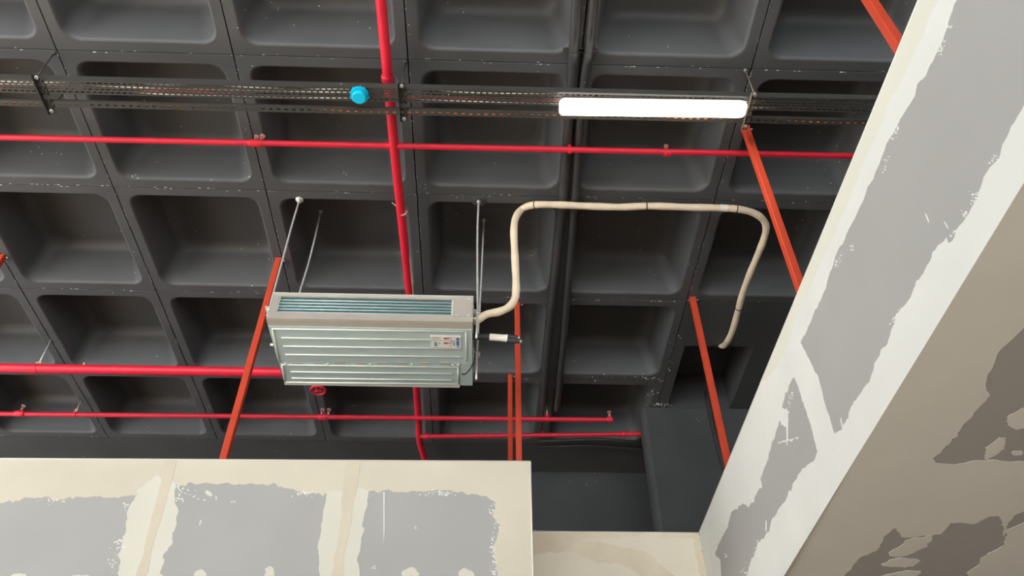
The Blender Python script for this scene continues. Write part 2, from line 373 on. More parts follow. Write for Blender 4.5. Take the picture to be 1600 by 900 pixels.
MB().box((-3, PF.o.y+.02, ZB), (PF.pt(PF_len, 0).x-.02, 3.6, ZB+TB)).build('soffit_board', 'board_paper', wfront)
# recessed bulkhead
wrec = slab(PR, .02, PR_len-.02, ZB-ZT+.002, -.004, -TB-.05, -TB-.001).build('wall_back', 'galvanised')
tag(wrec, 'recessed plasterboard bulkhead fully skimmed in blotchy beige compound', None, None, 'structure')
slab(PR, -.03, PR_len, ZB-ZT, 0, -TB, 0).build('drywall_board', 'board_paper', wrec)
compound(wrec, PR, [(830,831),(960,831.3),(1092,832.3),(1112,950),(830,950)], 'compound_recess', keep=(0,1,2,3,4))
compound(wrec, PR, [(900,842),(1000,838),(1085,842),(1094,900),(1104,950),(1070,950),(1062,905),(1040,888),(1010,862),(950,850)], 'compound_recess_light', amp=.004, base=.0013)
compound(wrec, PR, [(832,870),(860,862),(900,865),(940,880),(985,884),(1000,900),(990,950),(834,950)], 'compound_recess_light', amp=.006, base=.0013)
MB().tube((PR.pt(-.0, 0), PR.pt(PR_len, 0)), .0045, 8).build('corner_bead', 'bead_white', wrec)
# right-hand bulkhead: tall face and soffit
uA = PW.uv(1092.5, 832)[0]; uB = PW.uv(1435.5, 0)[0]; sg = 1 if uB > uA else -1
U = lambda d: uA + sg*d                     # distance from the far corner towards the camera
wright = slab(PW, U(.0), U(7.5), ZB-ZT+.002, -.004, -TB-.05, -TB-.001).build('wall_right', 'galvanised')
tag(wright, 'long plasterboard bulkhead with white filled joints running past on the right', None, None, 'structure')
jd = abs(PW.uv(1275, 630)[0]-uA)
for d0, d1 in ((0, jd), (jd, jd+2.4), (jd+2.4, jd+4.8), (jd+4.8, 7.5)): slab(PW, U(d0+.001), U(d1-.001), ZB-ZT, 0, -TB, 0).build('drywall_board', 'board_paper', wright)
def ext(a, b, t): return (a[0]+(b[0]-a[0])*t, a[1]+(b[1]-a[1])*t)
up_edge = [(1092.5,832),(1435.5,0)]; lo_edge = [(1225,900),(1600,285)]
lab = 'white joint compound'
compound(wright, PW, [(1435.5,0),ext((1092.5,832),(1435.5,0),1.12),(1535,-85),(1496,0),(1470,70),(1450,110),(1430,150),(1405,190),(1385,225),(1375,255),(1340,332),(1307,397),(1303,410),(1291,450),(1251,536),(1245,575),(1240,590),(1227.6,613),(1222,636),(1217,660),(1208,688),(1199,720),(1188,748),(1191,761),(1184,768),(1170,793),(1160,786),(1150,795),(1143,800),(1136,826),(1117,864),(1126,876),(1127,900),(1132,950),(1112,950),(1092.5,832)], 'compound_white', amp=.0035, keep=(0,1,30,31,32,33,34), label=lab)
compound(wright, PW, [(1251,536),(1267,567),(1280,595),(1287,625),(1296,650),(1304,677),(1318,690),(1276,722),(1278,709),(1270,675),(1261,645),(1251,615),(1241,590),(1232,560)], 'compound_white', amp=.003, label=lab)
compound(wright, PW, [(1600,285),ext((1225,900),(1600,285),1.2),(1668,60),(1600,165),(1572,217),(1567,225),(1557,252),(1537,277),(1527,310),(1500,352),(1482,380),(1479,371),(1462,390),(1446,420),(1430,447),(1419,470),(1405,487),(1387,537),(1375,555),(1355,600),(1330,635),(1315,672),(1303,680),(1276,708),(1272,720),(1262,726),(1248,740),(1228,782),(1208,808),(1198,832),(1186,848),(1176,872),(1166,900),(1150,940),(1200.6,940),(1225,900)], 'compound_white', amp=.0035, keep=(0,1,33,34), label=lab)
for q in (blob(1230,672,1.4,26), [(1216,691),(1232,686),(1247,683),(1247,686),(1232,688.5),(1217,693)], blob(1225,652,7,14), blob(1449,341,.9,8,-20), blob(1479,352,.9,7,-30), blob(1315,660,1.0,8,-10), blob(1197,822,1.2,10)):
    compound(wright, PW, q, 'compound_white', amp=.002, step=.01)
for k, (x, y, rx, ry, n_, a_) in enumerate(((1471,75,6,14,30,18),(1485,43,8,5,14,0),(1383,258,4,12,12,15),(1524,310,11,15,40,30),(1508,335,6,10,24,30),(1490,365,4,10,12,25),(1400,205,6,16,22,25),(1308,408,5,10,16,20),(1331,387,4,5,8,0),(1135,868,5,3,6,0),(1163,895,8,12,20,20),(1185,857,6,16,30,25),(1228,648,9,16,24,10),(1400,495,4,14,16,25),(1552,250,6,8,12,0),(1236,620,5,14,12,0),(1205,680,4,16,10,20),(1230,786,5,14,12,25))):
    splatter(wright, PW, x, y, rx, ry, n_, 100+k, ang=a_)
compound(wright, PW, [(1435.5,0),ext((1092.5,832),(1435.5,0),1.12),(1505,-85),(1466,0),(1440,60),(1410,120),(1378,190),(1350,255),(1322,322),(1290,395),(1270,440),(1243,500),(1228,545),(1205,585),(1187,600)], 'compound_offwhite', amp=.003, base=.0012, label='cream first coat of joint compound')
MB().tube((PW.pt(U(0), 0), PW.pt(U(7.5), 0)), .0045, 8).build('corner_bead', 'bead_white', wright)
MB().tube((PW.pt(U(0), ZB-ZT+.0034, -.0034), PW.pt(U(7.5), ZB-ZT+.0034, -.0034)), .0045, 8).build('corner_bead', 'bead_white', wright)
# soffit
def sof(d0, d1, w0, w1, h0, h1):
    a = Vector((PW.o.x, PW.o.y, ZB)); uu = PW.u*sg; ww = Vector((-uu.y, uu.x, 0)); ww = ww if ww.x > 0 else -ww
    return MB().obox(a+uu*(d0+d1)/2+ww*(w0+w1)/2+Vector((0, 0, (h0+h1)/2)), uu*(d1-d0)/2, ww*(w1-w0)/2, Vector((0, 0, (h1-h0)/2)))
for d0, d1 in ((-.3, 1.9), (1.9, 4.3), (4.3, 7.5)):
    for w0, w1 in ((.0, 1.2), (1.2, 2.4), (2.4, 3.6)): sof(d0+.001, d1-.001, w0+.001, w1-.001, 0, TB).build('soffit_board', 'board_paper', wright)
compound(wright, PS, [(1180,974),(1225,900),(1600,285),(1690,138),(1800,200),(1700,430),(1600,512),(1590,522),(1575,536),(1560,550),(1542,590),(1541,610),(1547,617),(1530,636),(1512,657),(1500,672),(1487,686),(1457,717),(1467,724),(1492,726),(1520,720),(1560,719),(1600,721),(1760,716),(1770,800),(1600,799),(1585,805),(1575,817),(1567,817),(1560,806),(1545,807),(1527,817),(1485,817),(1470,835),(1417,840),(1397,825),(1380,840),(1370,860),(1345,870),(1335,880),(1320,899),(1285,974)], 'compound_white', amp=.003, keep=(0,1,2,3,41), label='dull joint compound')
compound(wright, PS, [(1575,827),(1640,800),(1760,860),(1700,960),(1500,950),(1510,895),(1530,882),(1532,872),(1570,850)], 'compound_white', amp=.004)
for q in (blob(1425,854,37,11,-22), blob(1407,879,27,8,-4), blob(1405,900,34,7,-8), blob(1556,700,24,10,-45), blob(1592,655,18,15,-50), blob(1590,708,10,4), blob(1548,555,10,5,-20), blob(1572,815,3,22,12)):
    compound(wright, PS, q, 'compound_white', amp=.003, step=.012)

# ================================================================ OBJECTS
# ---- ducted air-conditioning unit
XL, XR, YN, YF, ZA, ZU = 2.545, 3.879, 1.143, 1.83, -1.293, -1.062
ac = thing('air_conditioner', ((XL+XR)/2, (YN+YF)/2, ZA), 'large grey metal ducted air conditioner hung under the coffers on rods', 'air conditioner')
def acz(px, py): p = atz(px, py, ZA); return p.x, p.y
def acy(px, py): p = aty(px, py, YN); return p.x, p.z
cx1, cz1 = acy(433, 464.5); cx2, cz2 = acy(707.5, 495.5)       # coil opening on the near face
x_l, x_r = acy(432, 480)[0], acy(707.5, 480)[0]; z_t, z_b = acy(570, 465.5)[1], acy(570, 490)[1]
mb = MB(); t = .012
mb.box((XL, YN, z_t), (XR, YN+t, ZU)); mb.box((XL, YN, ZA), (XR, YN+t, z_b)); mb.box((XL, YN, z_b), (x_l, YN+t, z_t)); mb.box((x_r, YN, z_b), (XR, YN+t, z_t))
mb.build('front_frame', 'casing_side', ac)
mb = MB().box((XL, YN+t, ZA), (XL+.01, YF, ZU)); mb.box((XR-.01, YN+t, ZA), (XR, YF, ZU)); mb.box((XL, YN+t, ZU-.01), (XR, YF, ZU)); mb.box((XL, YF-.01, ZA), (XR, YF, ZU)); mb.box((XL, YN+t, ZA), (XR, YF, ZA+.008))
mb.build('casing', 'casing_metal', ac)
co = MB().box((x_l-.01, YN+.045, z_b-.01), (x_r+.01, YN+.07, z_t+.01)).build('coil', 'coil_dark', ac)
mb = MB()
nf = 230
for k in range(nf):
    x = x_l + (x_r-x_l)*(k+.5)/nf; mb.box((x-.0014, YN+.016, z_b-.008), (x+.0014, YN+.046, z_t+.008))
mb.build('coil_fins', 'coil_fin', co)['kind'] = 'stuff'
for k in range(5):
    z = z_b + (z_t-z_b)*(k+.45)/5.2; MB().tube([(x_l-.008, YN+.013, z), (x_r+.008, YN+.013, z)], .0036, 8).build('coil_tube', 'pale_metal_and_glint', ac)
for x in (x_l+.004, x_r-.004): MB().box((x-.005, YN+.006, z_b-.002), (x+.005, YN+.03, z_t+.002)).build('coil_end_plate', 'pale_metal_and_glint', ac)
mb = MB().box((x_r+.012, YN-.004, z_b-.012), (XR-.006, YN, z_t+.012)); pl_ = mb.build('access_plate', 'casing_side', ac)
for x, z in ((x_r+.03, z_t+.004), (x_r+.03, z_b-.006), (XR-.03, z_t+.004), (XR-.03, z_b-.006)): MB().tube([(x, YN-.004, z), (x, YN-.008, z)], .006, 8).build('screw', 'pale_metal_and_glint', pl_)
# lips of the near face
MB().box((XL, YN-.012, ZA-.001), (XR, YN, ZA+.004)).build('lip', 'casing_side', ac)
MB().box((XL, YN-.012, ZU-.006), (XR, YN, ZU)).build('lip', 'pale_metal_and_glint', ac)
# underside: front strip, large pressed panel, small pressed panel, end flange
def ridge(parent, px, closed=False, r=.0054):  # pressed lines get a lighter metal in place of a highlight
    pts = [Vector((*acz(*q), ZA-.0075)) for q in px]
    if closed: pts.append(pts[0])
    for a_, b_ in zip(pts, pts[1:]): MB().tube([a_, b_], r, 6).build('ridge', 'pale_metal_and_glint', parent)
y1 = acz(570, 513)[1]; y2 = acz(570, 566)[1]; y3 = acz(570, 598)[1]; xe = acz(718, 590)[0]
MB().box((XL, YN, ZA-.002), (XR, y1-.012, ZA)).build('front_strip', 'casing_side', ac)
p1 = MB().box((XL+.002, y1-.012, ZA-.006), (XR-.002, y2-.004, ZA)).build('bottom_panel', 'casing_metal', ac)
ridge(p1, [(426,512.5),(728,517)]); ridge(p1, [(426,512.5),(437,564)]); ridge(p1, [(728,517),(729.5,563)])
for a_, b_ in (((440,526.5),(719,530.5)),((443,539.5),(720,543.5)),((446,552.5),(720,556.5))): ridge(p1, [a_, b_])
p2 = MB().box((acz(440,580)[0], y2+.002, ZA-.006), (xe, y3, ZA)).build('bottom_panel', 'casing_metal', ac)
ridge(p2, [(441,568.5),(716,573)]); ridge(p2, [(441,568.5),(446,596)]); ridge(p2, [(716,573),(716,598)]); ridge(p2, [(447,596),(716,599)])
for a_, b_ in (((454,579.5),(706,583)),((456,589.5),(706,593))): ridge(p2, [a_, b_])
for px in (447, 512.5, 578.5, 643.5, 708, 716):
    x, y = acz(px, 564.5+px*.006); MB().tube([(x, y, ZA), (x, y, ZA-.012)], .008, 8).build('screw', 'pale_metal_and_glint', ac)
for px in range(465, 710, 33):
    x, y = acz(px, 566.5); MB().box((x-.035, y-.008, ZA-.009), (x+.035, y+.006, ZA-.003)).build('clip', 'casing_side', ac)
MB().box((acz(446, 602)[0], y3, ZA-.01), (xe, y3+.028, ZA+.016)).build('end_flange', 'pale_metal_and_glint', ac)
MB().box((xe+.004, y2, ZA-.005), (XR-.001, YF-.02, ZA)).build('corner_plate', 'casing_metal', ac)
MB().tube(smooth_path([(acz(722,583)[0], acz(722,583)[1], ZA-.008), (acz(727,580)[0], acz(727,580)[1], ZA-.025), (acz(735,571)[0], acz(735,571)[1], ZA-.03), (XR+.012, acz(740,562)[1], ZA-.005), (XR+.015, acz(740,560)[1], ZA+.05)]), .0045, 8).build('cable', 'cable_black', ac)
# rating label
x0, ya = acz(672.5, 523); x1, yb = acz(720.5, 542)
lb = MB().box((x0, ya, ZA-.0105), (x1, yb, ZA-.006)).build('rating_label', 'white_plastic', ac); lb['label'] = 'white sticker with small red and blue print'
w, hgt = x1-x0, yb-ya
def pr(u0, u1, v0, v1, mt): MB().box((x0+w*u0, ya+hgt*v0, ZA-.0115), (x0+w*u1, ya+hgt*v1, ZA-.0105)).build('print', mt, lb)
pr(.40, .66, .06, .34, 'print_pink'); pr(.40, .66, .44, .72, 'print_pink')
pr(.44, .56, .14, .24, 'print_red'); pr(.56, .7, .16, .21, 'print_grey'); pr(.44, .57, .54, .64, 'print_red'); pr(.58, .66, .55, .61, 'print_grey'); pr(.66, .71, .4, .5, 'print_grey'); pr(.64, .68, .76, .84, 'print_grey')
pr(.85, .94, .14, .78, 'print_blue'); pr(.85, .94, .84, .92, 'print_blue'); pr(.12, .21, .5, .88, 'print_teal'); pr(.27, .31, .55, .66, 'print_teal'); pr(.04, .3, .1, .13, 'print_grey'); pr(.04, .34, .2, .23, 'print_grey'); pr(.74, .79, .5, .8, 'print_teal')
# hanging brackets and spigots
for (x, y, sx) in ((XL, 1.22, -1), (XL, 1.66, -1), (XR, 1.215, 1), (XR, 1.66, 1)):
    mb = MB().box((x, y-.03, -1.14), (x+sx*.05, y+.03, -1.134)); mb.box((x, y-.03, -1.17), (x+sx*.004, y+.03, -1.10)); b_ = mb.build('hanging_bracket', 'galvanised', ac)
    for dz in (-.012, .004): MB().tube([(x+sx*.028, y, -1.137+dz-.0), (x+sx*.028, y, -1.137+dz+.009)], .014, 6).build('nut', 'pale_metal_and_glint', b_)
p = atx(424, 541, XL); MB().tube([(XL+.01, 1.5, -1.21), (XL-.055, 1.5, -1.21)], .009, 8).build('drain_spigot', 'pale_metal_and_glint', ac)

# ---- threaded hanger rods
def rod(pts, label, plate=None, r=.0075):
    t_ = thing('hanger_rod', pts[-1], label, 'rod', 'rods carrying the air conditioner')
    MB().tube(smooth_path(pts, 5), r, 8).build('rod', 'galvanised', t_)
    p = Vector(pts[0])
    MB().tube([p+Vector((0, 0, -.03)), p+Vector((0, 0, -.012))], .016, 6).build('nut', 'galvanised', t_)
    if plate: MB().tube([p+Vector((0, 0, -.012)), p+Vector((0, 0, -.004)), p+Vector((0, 0, .001))], [plate*.55, plate, plate], 16).build('anchor_plate', 'wall_paint' if plate > .04 else 'galvanised', t_)
    return t_
pL1 = atz(468, 312, 0); pR1 = atz(748, 313, 0); pL2 = atz(502, 328, .38); pR2 = atz(756, 342, .38)
rod([pL1, (pL1.x-.004, pL1.y-.0, -.3), (pL1.x-.002, 1.222, -.7), (XL-.028, 1.22, -1.1), (XL-.028, 1.22, -1.2)], 'bowed white threaded rod at the left end of the air conditioner, fixed to the rib', .03)
rod([pL2, (pL2.x-.0, pL2.y, -.3), (XL-.028, 1.66, -1.1), (XL-.028, 1.66, -1.2)], 'straight thin rod at left rising from the air conditioner into the coffer')
rod([pR1, (pR1.x, pR1.y, -.4), (XR+.028, 1.215, -1.1), (XR+.028, 1.215, -1.36)], 'white threaded rod at the right end of the air conditioner under a round plate', .055)
rod([pR2, (pR2.x-.005, pR2.y, -.3), (XR+.028, 1.66, -1.05), (XR+.028, 1.66, -1.36)], 'thin rod at right rising from the air conditioner into the coffer')

# ---- beige insulated hose from the unit along the rib
HZ = -.106
hp = [Vector((XR+.01, 1.25, -1.19))]
ydrop = atz(806, 340, -.12).y
hp += [aty(760, 491.5, 1.25), aty(780, 487, 1.24), aty(795, 480, 1.235), aty(804, 468, 1.23), aty(806.5, 450, 1.23), aty(805.5, 420, 1.23), aty(804, 390, 1.23), aty(803, 360, 1.23), aty(806, 340, 1.23), aty(817, 326, 1.23)]
hp += [atz(q[0], q[1], HZ) for q in ((836,320),(870,320),(905,321.5),(945,323),(975,323.5),(1010,322),(1040,322.5),(1080,324),(1125,325),(1155,327),(1178,333),(1192,343),(1197,356),(1193,375),(1182,403),(1170,432),(1160,460),(1153,486),(1146,512),(1138,531))]
q = atz(1130, 541, -.02); hp += [Vector((q.x, q.y, -.015)), Vector((q.x-.05, q.y+.03, .07))]
path = smooth_path(hp, 6)
hose = thing('insulated_hose', hp[0], 'long beige wrapped hose looping from the air conditioner along the ceiling rib', 'hose')
rnd = random.Random(3)
MB().tube(path, [.027+.0012*math.sin(i*.7)+rnd.uniform(-.0005, .0005) for i in range(len(path))], 14).build('hose', 'hose_beige', hose)
for px, py in ((836,319.5),(1012,322),(1150,326.5),(1154,482)):
    c_ = atz(px, py, HZ); i = min(range(len(path)), key=lambda k: (path[k]-c_).length); d = (path[min(i+1, len(path)-1)]-path[i-1]).normalized()
    MB().tube([path[i]-d*.004, path[i]+d*.004], .0295, 14).build('cable_tie', 'tie_dark', hose)
i = min(range(len(path)), key=lambda k: (path[k]-atz(1133, 325.5, HZ)).length)
MB().tube(path[i-1:i+2], .0285, 14).build('tape_band', 'tape_white', hose)

# ---- black insulated refrigerant pipes with a white sleeve
ip = thing('insulated_pipe', (XR, 1.35, -1.25), 'short black foam pipe with white tape sleeve sticking out of the air conditioner', 'pipe')
YB = 1.36
tb = [aty(745, 526, YB), aty(765, 526.5, YB), aty(785, 528, YB), aty(812, 531, YB)]
tb[0] = Vector((XR-.005, YB, tb[0].z))
MB().tube(tb[:2], .0215, 12).build('foam_tube', 'foam_black', ip)
MB().tube([tb[1], tb[2], aty(793, 528.5, YB)], [.024, .023, .0265], 14).build('sleeve', 'tape_white', ip)
for dy, dz, lx in ((-.004, .012, 809), (.004, -.012, 812)):
    a_ = aty(792, 528.5, YB)+Vector((0, dy, dz)); b_ = aty(lx, 530.5, YB)+Vector((0, dy, dz))
    q = MB().tube([a_, b_], .0165, 10).build('foam_tube', 'foam_black', ip); d = (b_-a_).normalized()
    MB().tube([b_, b_+d*.014], .010, 8).build('pipe_end', 'galvanised', q)

# ---- fire sprinkler pipes
def sprinkler(parent, p, up=1, mat='salmon_brass', s=1):
    p = Vector(p); U_ = Vector((0, 0, up))
    h = MB().tube([p, p+U_*.05*s], .013*s, 8).build('sprinkler_head', 'salmon_brass' if mat is None else mat, parent)
    MB().tube([p+U_*.092*s, p+U_*.097*s], .026*s, 12).build('deflector', mat, h)
    for sx in (-1, 1): MB().tube([p+U_*.05*s+Vector((sx*.006, 0, 0)), p+U_*.07*s+Vector((sx*.018*s, 0, 0)), p+U_*.092*s+Vector((sx*.006, 0, 0))], .0035*s, 6).build('frame_arm', mat, h)
    MB().tube([p+U_*.052*s, p+U_*.09*s], .004*s, 6).build('bulb', 'red_paint', h)
def coupling(parent, p, d, r, w=.05, mat='red_paint'):
    p = Vector(p); d = Vector(d).normalized()
    MB().tube([p-d*w/2, p-d*w*.3, p+d*w*.3, p+d*w/2], [r*1.12, r*1.3, r*1.3, r*1.12], 14).build('coupling', mat, parent)
def pipe(pts, r, label, mat='red_paint', n=16):
    t_ = thing('sprinkler_pipe', pts[0], label, 'pipe', 'red fire sprinkler pipes'); MB().tube(pts, r, n).build('pipe', mat, t_); return t_
ZM = -.125
m0, m1, m2, m3 = atz(595, 0, ZM), atz(616, 232, ZM), atz(640, 460, ZM), atz(654, 655, ZM)
dm = (m0-m1).normalized(); m4 = atz(655.5, 690, ZM); m5 = atz(665, 722, ZM-.02); m6 = m5 + Vector((.10, .35, -.03))
main = pipe([m1+dm*5, m0, m1, m2, m3, m4, m5, m6], .033, 'thick red pipe running away overhead, passing above the cable tray')
MAINX = lambda y: (m1.x + (m2.x-m1.x)*(y-m1.y)/(m2.y-m1.y))
coupling(main, atz(604.5, 122, ZM), dm, .029, .05)
q = atz(629.5, 332, ZM); MB().tube([q-dm*.006, q+dm*.006], .0345, 16).build('strap', 'salmon_brass', main)
MB().tube([q+Vector((-.02, 0, .03)), q+Vector((-.09, -.02, .09))], .004, 6).build('strap_tail', 'galvanised', main)
def xpipe(pa, pb, z, r, label, extl=0, extr=0, mat='red_paint'):
    a_, b_ = atz(*pa, z), atz(*pb, z); d = (b_-a_).normalized(); return pipe([a_-d*extl, b_+d*extr], r, label, mat), a_, b_, d
pA, a0, a1, dA = xpipe((0, 214.5), (1335, 243.5), ZM, .021, 'thin red pipe crossing the whole ceiling just beyond the cable tray', 3, 3)
def along(z, px, py): return atz(px, py, z)
xt = MAINX(a0.y); yt = a0.y + (a1.y-a0.y)*(xt-a0.x)/(a1.x-a0.x); ct = Vector((MAINX(yt), yt, ZM))
MB().tube([ct-dA*.065, ct+dA*.065], .0245, 12).build('tee', 'red_paint', main)
for px, py in ((400, 223.5), (1043, 238.5)):
    p = along(ZM, px, py); coupling(pA, p, dA, .021, .11 if px < 500 else .06)
    sprinkler(pA, p+Vector((-.012 if px < 500 else 0, 0, .018)), 1, 'salmon_brass', .62)
    if px < 500: sprinkler(pA, p+Vector((.028, 0, .018)), 1, 'salmon_brass', .7)
p = along(ZM, 890, 235); mb = MB().tube([p-dA*.012, p+dA*.012], .0245, 12); mb.box((p.x-.012, p.y-.012, p.z), (p.x+.012, p.y+.012, 0)); mb.build('hanger_clamp', 'red_paint', pA)
ZBP = -.33
pB, b0, b1, dB = xpipe((0, 575), (440, 581.5), ZBP, .042, 'thick red pipe at left that disappears behind the air conditioner', 3, 0)
yb = b0.y; xb = MAINX(yb)
mb = MB().tube([b1, (xb-.02, yb, ZBP)], .042, 16); mb.tube([(xb, yb, ZBP-.045), (xb, yb, ZM)], .036, 14); mb.build('riser_tee', 'red_paint', pB)
for px in (50, 354):
    p = along(ZBP, px, 575.8+px*.0148); MB().tube([p-dB*.022, p+dB*.022], .0445, 16).build('joint_ring', 'red_paint_dark', pB)
p = along(ZBP, 57, 576); h = MB().tube([(p.x, p.y, 0), (p.x, p.y, ZBP+.05)], .006, 8).build('hanger', 'galvanised', pB)
MB().tube([p-dB*.012, p+dB*.012], .046, 16).build('clamp', 'red_paint', h); MB().box((p.x-.02, p.y-.02, ZBP+.04), (p.x+.03, p.y+.02, ZBP+.062)).build('clamp_ear', 'salmon_brass', h)
p = along(ZBP, 129, 575); MB().tube([p+Vector((0, 0, .03)), p+Vector((0, 0, .06))], .012, 8).build('plug', 'salmon_brass', pB)
ZC = -.16
pC, c0, c1, dC = xpipe((0, 646.5), (955, 656), ZC, .0235, 'thin red branch pipe low in the picture ending in a capped sprinkler at right', 3, 0, 'red_paint_dark')
for px, py in ((31, 646), (505, 651.5), (953, 655.5)):
    p = along(ZC, px, py); coupling(pC, p, dC, .0235, .09 if px != 953 else .05); sprinkler(pC, p+Vector((-.02 if px == 505 else 0, 0, .02)), 1, 'salmon_brass', .75)
p = along(ZC, 509, 651.5); sprinkler(pC, p+Vector((.02, 0, .02)), 1, 'salmon_brass', .75)
for px, py in ((117, 647.5), (855, 655)):
    p = along(ZC, px, py); h = MB().tube([(p.x, p.y, 0), (p.x, p.y, ZC+.03)], .005, 6).build('hanger', 'galvanised', pC)
    MB().tube([p-dC*.014, p+dC*.014], .0275, 12).build('clamp', 'red_paint', h); MB().box((p.x-.014, p.y-.012, ZC+.02), (p.x+.014, p.y+.012, ZC+.06)).build('clamp_ear', 'red_paint' if px > 500 else 'salmon_brass', h)
ZD = -.16
d0_, d1_ = atz(657, 682, ZD), atz(1001, 678, ZD); d0_.z = ZD; dD = (d1_-d0_).normalized()
pD = pipe([d0_, d1_+dD*.6], .0225, 'short thin red pipe from the thick pipe to the black pier', 'red_paint_dark')
coupling(pD, d0_+dD*.06, dD, .022, .06); coupling(pD, d1_-dD*.17, dD, .0225, .03)
p = d1_-dD*1.0; MB().tube([p+Vector((0, 0, .02)), p+Vector((0, 0, .05))], .008, 6).build('stud', 'red_paint', pD)

# ---- handwheel valve under the thick pipe
vx = along(ZBP, 502, 582.5).x; VZ = -.515
vl = thing('valve', (vx, yb, VZ), 'small red handwheel valve peeking out below the air conditioner', 'valve')
MB().tube([(vx+.062*math.cos(t_), yb+.062*math.sin(t_), VZ) for t_ in [2*math.pi*k/28 for k in range(29)]], .0105, 8, cap=False).build('handwheel', 'red_paint', vl)
for k in range(3):
    t_ = 2*math.pi*k/3+.4; MB().tube([(vx, yb, VZ), (vx+.058*math.cos(t_), yb+.058*math.sin(t_), VZ)], .008, 6).build('spoke', 'red_paint_dark', vl)
MB().tube([(vx, yb, VZ-.012), (vx, yb, VZ+.05), (vx, yb, VZ+.06), (vx, yb, ZBP)], [.012, .012, .026, .032], 12).build('stem', 'red_paint_dark', vl)
coupling(vl, (vx, yb, ZBP), dB, .043, .16)

# ---- pale strand added as the lit highlight side of the thick pipe
mb = MB().tube(smooth_path([atz(631, 337, ZM), atz(636, 380, ZM), atz(641.5, 420, ZM-.01), atz(645.5, 462, ZM-.01), atz(652, 560, ZM)], 5), .008, 8)
tag(mb.build('electrical_cable', 'hose_beige'), 'thin pale strand standing in for the lit side of the thick red pipe above the air conditioner', 'cable')

# ---- cable tray and slotted channel on trapeze brackets
TZ = -.283; TX0, TX1 = -3.0, 9.5
t_a, t_b = atz(0, 123, TZ), atz(1300, 154, TZ); tdir = (t_b-t_a); tdir.z = 0; tdir.normalize(); tperp = Vector((-tdir.y, tdir.x, 0))
def T(s_, w_, z=0): return t_a + tdir*s_ + tperp*w_ + Vector((0, 0, z))
S0, S1 = -3.5, 8.6
tray = thing('cable_tray', T(2, .05), 'long black perforated cable tray full of cables running across the ceiling', 'tray')
def slotted(rows, wid, pitch, slen, sw, skip=None):
    """a strip lying along the tray direction with rows of open slots"""
    mb = MB(); cuts = sorted(rows); w0 = 0
    n = int((S1-S0)/pitch)
    for k, c_ in enumerate(cuts):
        mb.add([T(S0, w0), T(S1, w0), T(S1, c_-sw/2), T(S0, c_-sw/2)], [(0, 3, 2, 1)])
        ofs = pitch/2*(k % 2)
        for i in range(n):
            a_ = S0+ofs+i*pitch+slen; b_ = S0+ofs+(i+1)*pitch
            mb.add([T(a_, c_-sw/2), T(b_, c_-sw/2), T(b_, c_+sw/2), T(a_, c_+sw/2)], [(0, 3, 2, 1)])
        w0 = c_+sw/2
    mb.add([T(S0, w0), T(S1, w0), T(S1, wid), T(S0, wid)], [(0, 3, 2, 1)])
    return mb
mb = slotted((.018, .040, .062, .084), .100, .038, .026, .0095)
o = mb.build('bottom_plate', 'tray_paint', tray); sd = o.modifiers.new('thickness', 'SOLIDIFY'); sd.thickness = .0015; sd.offset = 0
for w_, nm in ((0, 'side_rail'), (.100, 'side_rail')):
    MB().obox(T((S0+S1)/2, w_, .025), tdir*(S1-S0)/2, tperp*.0009, (0, 0, .026)).build(nm, 'tray_paint', tray)
ch = thing('strut_channel', T(2, .175), 'narrow black slotted channel running parallel just beyond the cable tray', 'channel')
CW = .158
def chan():
    global t_a
    keep_ = t_a; t_a = t_a + tperp*CW; mb = slotted((.021,), .042, .05, .022, .013); t_a = keep_; return mb
o = chan().build('bottom_plate', 'tray_paint', ch); sd = o.modifiers.new('thickness', 'SOLIDIFY'); sd.thickness = .0015; sd.offset = 0
for w_ in (CW, CW+.042): MB().obox(T((S0+S1)/2, w_, .011), tdir*(S1-S0)/2, tperp*.0009, (0, 0, .012)).build('side_rail', 'tray_paint', ch)
def cable(w_, r, mat, label, seed, lo, hi, cat='cable', grp=None):
    rn = random.Random(seed); pts = []; s_ = S0+.05; w = w_
    while s_ < S1: pts.append(T(s_, w, r-.0004)); s_ += .28; w = min(hi, max(lo, w+rn.uniform(-.016, .016)))
    tag(MB().tube(smooth_path(pts, 3), r, 6).build('electrical_cable', mat), label, cat, grp)
cable(.018, .0055, 'cable_white', 'white cable lying along the near side of the perforated tray', 1, .008, .030)
cable(.042, .006, 'cable_white', 'white cable lying down the middle of the perforated tray', 2, .032, .050)
cable(.070, .005, 'cable_red', 'red cable lying inside the perforated tray', 3, .054, .074)
cable(.085, .0055, 'cable_white', 'white cable lying along the far side of the perforated tray', 4, .076, .093)
cable(CW+.02, .006, 'cable_orange', 'orange cable lying inside the narrow slotted channel', 5, CW+.012, CW+.03)
simple('bracket_grey', rgb(128, 120, 108), .5, .3, .15, 30)
